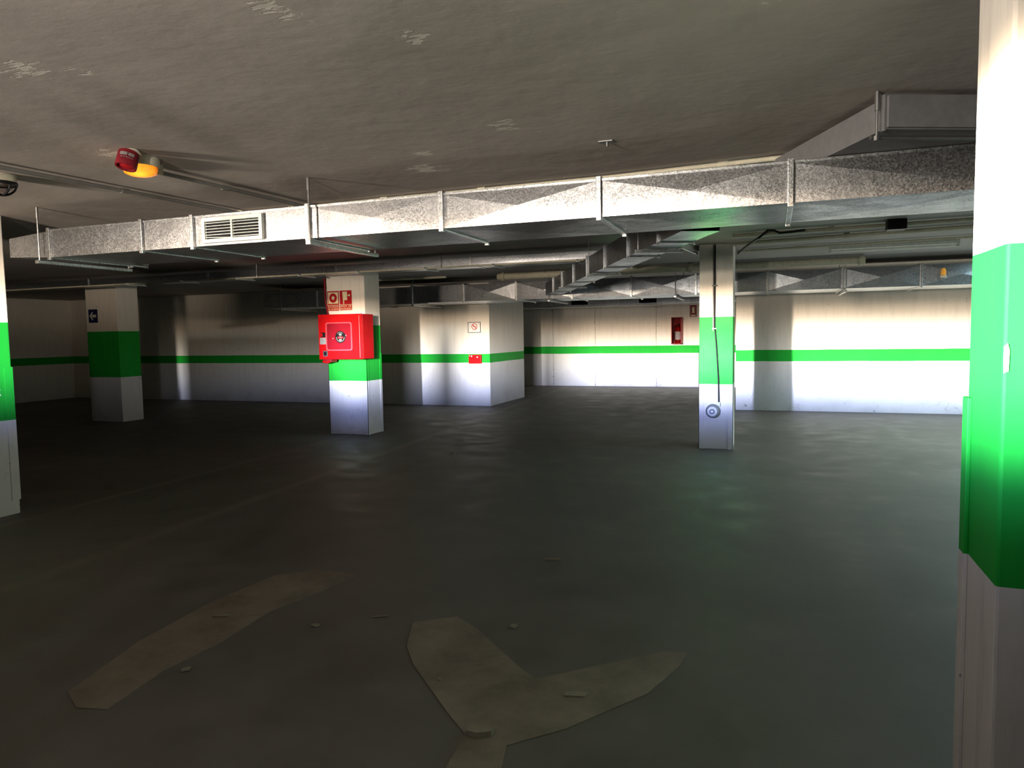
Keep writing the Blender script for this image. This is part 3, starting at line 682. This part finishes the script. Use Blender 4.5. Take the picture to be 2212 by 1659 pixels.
RB = thing('alarm_box', 'small red box on the green stripe at the end of the left wall', 'alarm box', (-5.685, 13.3, 0.865))
MB().box(-5.825, -5.55, 13.29, 13.35, 0.868, 1.048, 0.006).build('box_body', M_RED, RB)
for x, z, r in ((-5.80, 1.025, 0.010), (-5.755, 1.02, 0.014), (-5.63, 1.0, 0.015)):
    MB().lathe([(r, 0), (r, 0.006), (r*0.5, 0.009)], face_front(x, 13.29, z), 12).build('button', M_SIGNW, RB, True)

# extinguisher cabinet on the back wall
EX = thing('extinguisher_cabinet', 'red extinguisher cabinet on the back wall left of the slim pillar', 'cabinet', (-2.33, 18.85, 1.13))
ex0, ex1, ey, ez0, ez1 = -2.46, -2.20, 18.62, 1.13, 1.82
mb = MB(); mb.box(ex1-0.012, ex1, ey, 19.0, ez0, ez1); mb.box(ex0, ex0+0.012, ey, 19.0, ez0, ez1); mb.box(ex0, ex1, ey, 19.0, ez0, ez0+0.012); mb.box(ex0, ex1, ey, 19.0, ez1-0.012, ez1); mb.box(ex0, ex1, 18.985, 19.0, ez0, ez1)
mb.build('cabinet_body', M_RED, EX)
mb = MB(); f_ = 0.02
for a in ((ex0, ex1, ez0, ez0+f_), (ex0, ex1, ez1-f_, ez1), (ex0, ex0+f_, ez0, ez1), (ex1-f_, ex1, ez0, ez1)): mb.box(a[0], a[1], ey-0.012, ey, a[2], a[3])
dd = mb.build('door_frame', M_RED2, EX)
MB().box(ex0+f_, ex1-f_, ey-0.006, ey-0.003, ez0+f_, ez1-f_).build('pane', M_PANE, dd)
FE = thing('fire_extinguisher', 'red fire extinguisher with a white label behind the cabinet pane', 'extinguisher', (-2.30, 18.80, 1.15))
MB().lathe([(0.07, 0), (0.078, 0.02), (0.078, 0.36), (0.06, 0.42), (0.022, 0.44), (0.022, 0.47)], Matrix.Translation((-2.31, 18.80, 1.142))).build('cylinder', M_RED, FE, True)
MB().lathe([(0.0795, 0.10), (0.0795, 0.31)], Matrix.Translation((-2.31, 18.80, 1.142))).build('paper_label', M_SIGNW, FE, True)
MB().box(-2.34, -2.28, 18.74, 18.83, 1.61, 1.635, 0.004).box(-2.33, -2.29, 18.70, 18.80, 1.645, 1.66, 0.004).build('valve_handle', M_BLKP, FE)
MB().tube([(-2.31, 18.75, 1.62), (-2.39, 18.74, 1.60), (-2.405, 18.75, 1.4), (-2.40, 18.75, 1.22)], 0.012, 8).build('hose', M_BLACK, FE, True)
ES = thing('extinguisher_sign', 'small dull red sign with a pale bar above the extinguisher cabinet', 'sign', (-1.945, 18.99, 1.83))
MB().box(-2.035, -1.86, 18.985, 19.0, 1.83, 2.13).build('sign_plate', M_REDD, ES)
MB().prism(rrect(0.055, 0.15, 0.012), 0, 0.003, face_front(-1.945, 18.985, 2.0)).prism(rrect(0.12, 0.03, 0.003), 0, 0.003, face_front(-1.945, 18.985, 1.86)).build('extinguisher_symbol', M_SIGNC, ES)

# ------------------------------------------------------------------ ceiling fittings
SR = thing('alarm_siren', 'dark red drum siren hanging askew from the ceiling beside the amber lamp', 'siren', (-3.362, 3.058, CEIL))
Ms = Matrix.Translation((-3.355, 3.043, 2.490)) @ Matrix.Rotation(math.radians(42), 4, 'Z') @ Matrix.Rotation(math.radians(13), 4, 'Y') @ Matrix.Rotation(math.radians(-12), 4, 'X') @ Matrix.Rotation(math.radians(-42), 4, 'Z') @ Matrix.Scale(0.82, 4)
MB().lathe([(0.062, 0.0), (0.066, -0.012), (0.068, -0.10), (0.066, -0.112), (0.054, -0.112), (0.052, -0.04)], Ms, 32).build('siren_drum', M_REDD, SR, True)
MB().lathe([(0.072, 0.010), (0.072, 0.0), (0.060, -0.004)], Ms, 24).build('ceiling_mount', M_IVORY, SR, True)
MB().lathe([(0.036, -0.045), (0.046, -0.10), (0.040, -0.103)], Ms, 24).build('sounder_horn', M_SIGNR, SR, True)
mb = MB()
for r_, (w_, h_, a_) in enumerate(((0.055, 0.022, -1.15), (0.040, 0.020, -0.45), (0.10, 0.005, -0.8))):
    R_ = Matrix.Rotation(a_, 4, 'Z')
    zz = -0.042 if r_ < 2 else -0.066
    for k in range(5):
        a = (k-2)*0.13*(w_/0.055)
        mb.box(-0.0055, 0.0055, -0.0008, 0.0008, -h_/2, h_/2, 0, Ms @ R_ @ Matrix.Rotation(a, 4, 'Z') @ Matrix.Translation((0.0688, 0, zz)) @ Matrix.Rotation(PI/2, 4, 'Z'))
mb.build('pale_print', M_CONDUIT, SR)
BC = thing('amber_lamp', 'lit amber warning lamp on a cream round base fixed to the ceiling', 'lamp', (-3.445, 3.19, CEIL))
Mb = Matrix.Translation((-3.445, 3.195, CEIL))
MB().lathe([(0.104, 0.0), (0.104, -0.038), (0.098, -0.05)], Mb, 36).build('lamp_base', M_IVORY, BC, True)
MB().lathe([(0.090, -0.050), (0.092, -0.066), (0.084, -0.088), (0.055, -0.100), (0.02, -0.104)], Mb, 36).build('amber_lens', M_AMBER, BC, True)
MB().box(-3.535, -3.445, 3.265, 3.365, CEIL-0.062, CEIL, 0.008).build('terminal_box', M_IVORY, BC)
MB().box(-3.51, -3.47, 3.261, 3.267, CEIL-0.05, CEIL-0.012).build('box_lid', M_CONDUIT, BC)
al = bpy.data.lights.new('amber_bulb', 'POINT'); ao = bpy.data.objects.new('amber_bulb', al); C.objects.link(ao)
al.energy = 0.05; al.color = (1.0, 0.45, 0.08); al.shadow_soft_size = 0.05; ao.location = (-3.445, 3.195, CEIL-0.13); fixparent(ao, BC); ao.location = Vector((-3.445, 3.195, CEIL-0.13))
BL = thing('bulkhead_lamp', 'caged ceiling lamp cut by the left edge of the photo', 'lamp', (-4.55, 3.15, CEIL))
Mb = Matrix.Translation((-4.56, 3.16, CEIL))
MB().lathe([(0.085, 0.0), (0.085, -0.05), (0.070, -0.06)], Mb, 28).build('lamp_base', M_IVORY, BL, True)
MB().lathe([(0.062, -0.06), (0.060, -0.085), (0.035, -0.105), (0.01, -0.108)], Mb, 24).build('glass_globe', M_PANE, BL, True)
for k in range(3):
    a = PI*k/3; c_, s_ = math.cos(a), math.sin(a)
    MB().tube([Mb @ Vector((0.082*c_*math.cos(t), 0.082*s_*math.cos(t), -0.05-0.075*math.sin(t))) for t in [PI*i/14 for i in range(15)]], 0.007, 8).build('cage_bar', M_BLACK, BL, True)
MB().lathe([(0.088, -0.045), (0.092, -0.055), (0.088, -0.066), (0.080, -0.055)], Mb, 28).build('cage_ring', M_BLACK, BL, True)
MB().box(-4.53, -4.49, 3.07, 3.10, CEIL-0.055, CEIL-0.02, 0.004).build('terminal_cover', M_WHT, BL)
tag(MB().tube([(-0.864, 3.928, CEIL-0.03), (-0.864, 3.928, CEIL)], 0.008, 8).box(-0.91, -0.83, 3.90, 3.95, CEIL-0.006, CEIL, 0.002).build('ceiling_anchor', M_ROD), 'small bare anchor bolt in the ceiling above the near duct', 'bolt')
FB = thing('amber_lamp', 'small faint amber lamp on the far duct at right, beside the nearest pillar', 'lamp', (2.30, 11.86, 2.25))
MB().box(2.26, 2.34, 11.83, 11.876, 2.16, 2.20, 0.006).build('lamp_base', M_IVORY, FB)
MB().lathe([(0.03, 0), (0.036, 0.05), (0.02, 0.10)], Matrix.Translation((2.30, 11.838, 2.20)), 20).build('amber_lens', simple('dull_amber', (0.75, 0.33, 0.05), 0.3, emit=(1.0, 0.45, 0.06), es=0.25), FB, True)

# ------------------------------------------------------------------ floor markings and litter
def marking(name, label, poly):
    MBx = MB().prism(poly, 0.0005, 0.003); return tag(MBx.build(name, M_MARK), label, 'floor marking')
marking('floor_arrow', 'worn pale arrow painted on the floor nearest the camera', [(-1.70, 3.11), (-1.52, 3.25), (-1.36, 3.14), (-1.07, 2.865), (-0.93, 2.74), (-0.45, 3.17), (-0.35, 3.19), (-0.37, 3.05), (-0.46, 2.77), (-0.70, 2.42), (-0.87, 2.25), (-0.84, 2.12), (-0.80, 1.6), (-0.98, 1.6), (-1.02, 2.07), (-1.04, 2.27), (-1.16, 2.38), (-1.28, 2.50), (-1.48, 2.70), (-1.60, 2.86)])
marking('floor_stripe', 'worn broad pale stripe on the floor left of the painted arrow', [(-2.42, 3.66), (-2.36, 3.62), (-2.42, 3.30), (-2.50, 3.0), (-2.47, 2.60), (-2.50, 2.3), (-2.45, 1.98), (-2.58, 1.95), (-2.73, 2.03), (-2.86, 2.5), (-2.90, 3.0), (-2.85, 3.5), (-2.65, 3.66)])
def litter(label, x, y, pts, h=0.004, rot=0.0):
    mb = MB().prism(pts, 0.001, h, Matrix.Translation((x, y, 0.003)) @ Matrix.Rotation(rot, 4, 'Z'))
    tag(mb.build('litter', M_LITTER), label, 'litter')
stick = [(-.05,-.006),(.05,-.004),(.05,.006),(-.05,.005)]
scrap = [(-.02,-.012),(.012,-.016),(.022,.006),(.002,.018),(-.018,.01)]
litter('pale stick lying on the open floor in the middle', -1.31, 4.27, stick, 0.012, 0.25)
litter('crumpled yellowish wrapper at the corner of the painted arrow', -0.985, 2.29, [(-.05,-.02),(-.01,-.03),(.04,-.015),(.05,.012),(.0,.03),(-.045,.02)], 0.02, 0.2)
litter('pale scrap beyond the left floor stripe', -2.70, 2.87, [(-.04,-.01),(.04,-.012),(.042,.01),(.0,.02),(-.03,.012)], 0.006, 0.4)
litter('tiny pale scrap between the stripe and the arrow', -2.15, 2.92, scrap, 0.006)
litter('small scrap on the near edge of the left floor stripe', -2.41, 2.34, scrap, 0.006, 0.9)
litter('thin pale sliver left of the arrow tip', -1.90, 3.12, [(-.04,-.004),(.045,-.003),(.045,.004),(-.04,.006)], 0.004, 0.5)
litter('small pale scrap right of the arrow tip', -1.195, 3.216, scrap, 0.008, 1.4)
litter('tiny pale scrap in the middle of the painted arrow', -1.306, 2.608, [(-.008,-.006),(.008,-.006),(.006,.008),(-.006,.006)], 0.006)
litter('pale flattened scrap on the right arm of the painted arrow', -0.73, 2.67, [(-.05,-.015),(.03,-.02),(.05,.005),(.01,.02),(-.04,.016)], 0.005, 0.3)

# ------------------------------------------------------------------ added blocker panels, unseen left of the frame: they cut dark gaps into the beam
for i, (sa, sb, zt) in enumerate(((-0.342, -0.282, 2.1), (-0.229, -0.168, 2.1), (-0.825, -0.44, 2.16), (-6.5, -0.875, 2.2))):
    MB().box(LX + sa*1.6, LX + sb*1.6, LY + 1.6, LY + 1.66, 0, zt).build('beam_blocker_%d' % (i+1), M_BLOCKER)['kind'] = 'structure'
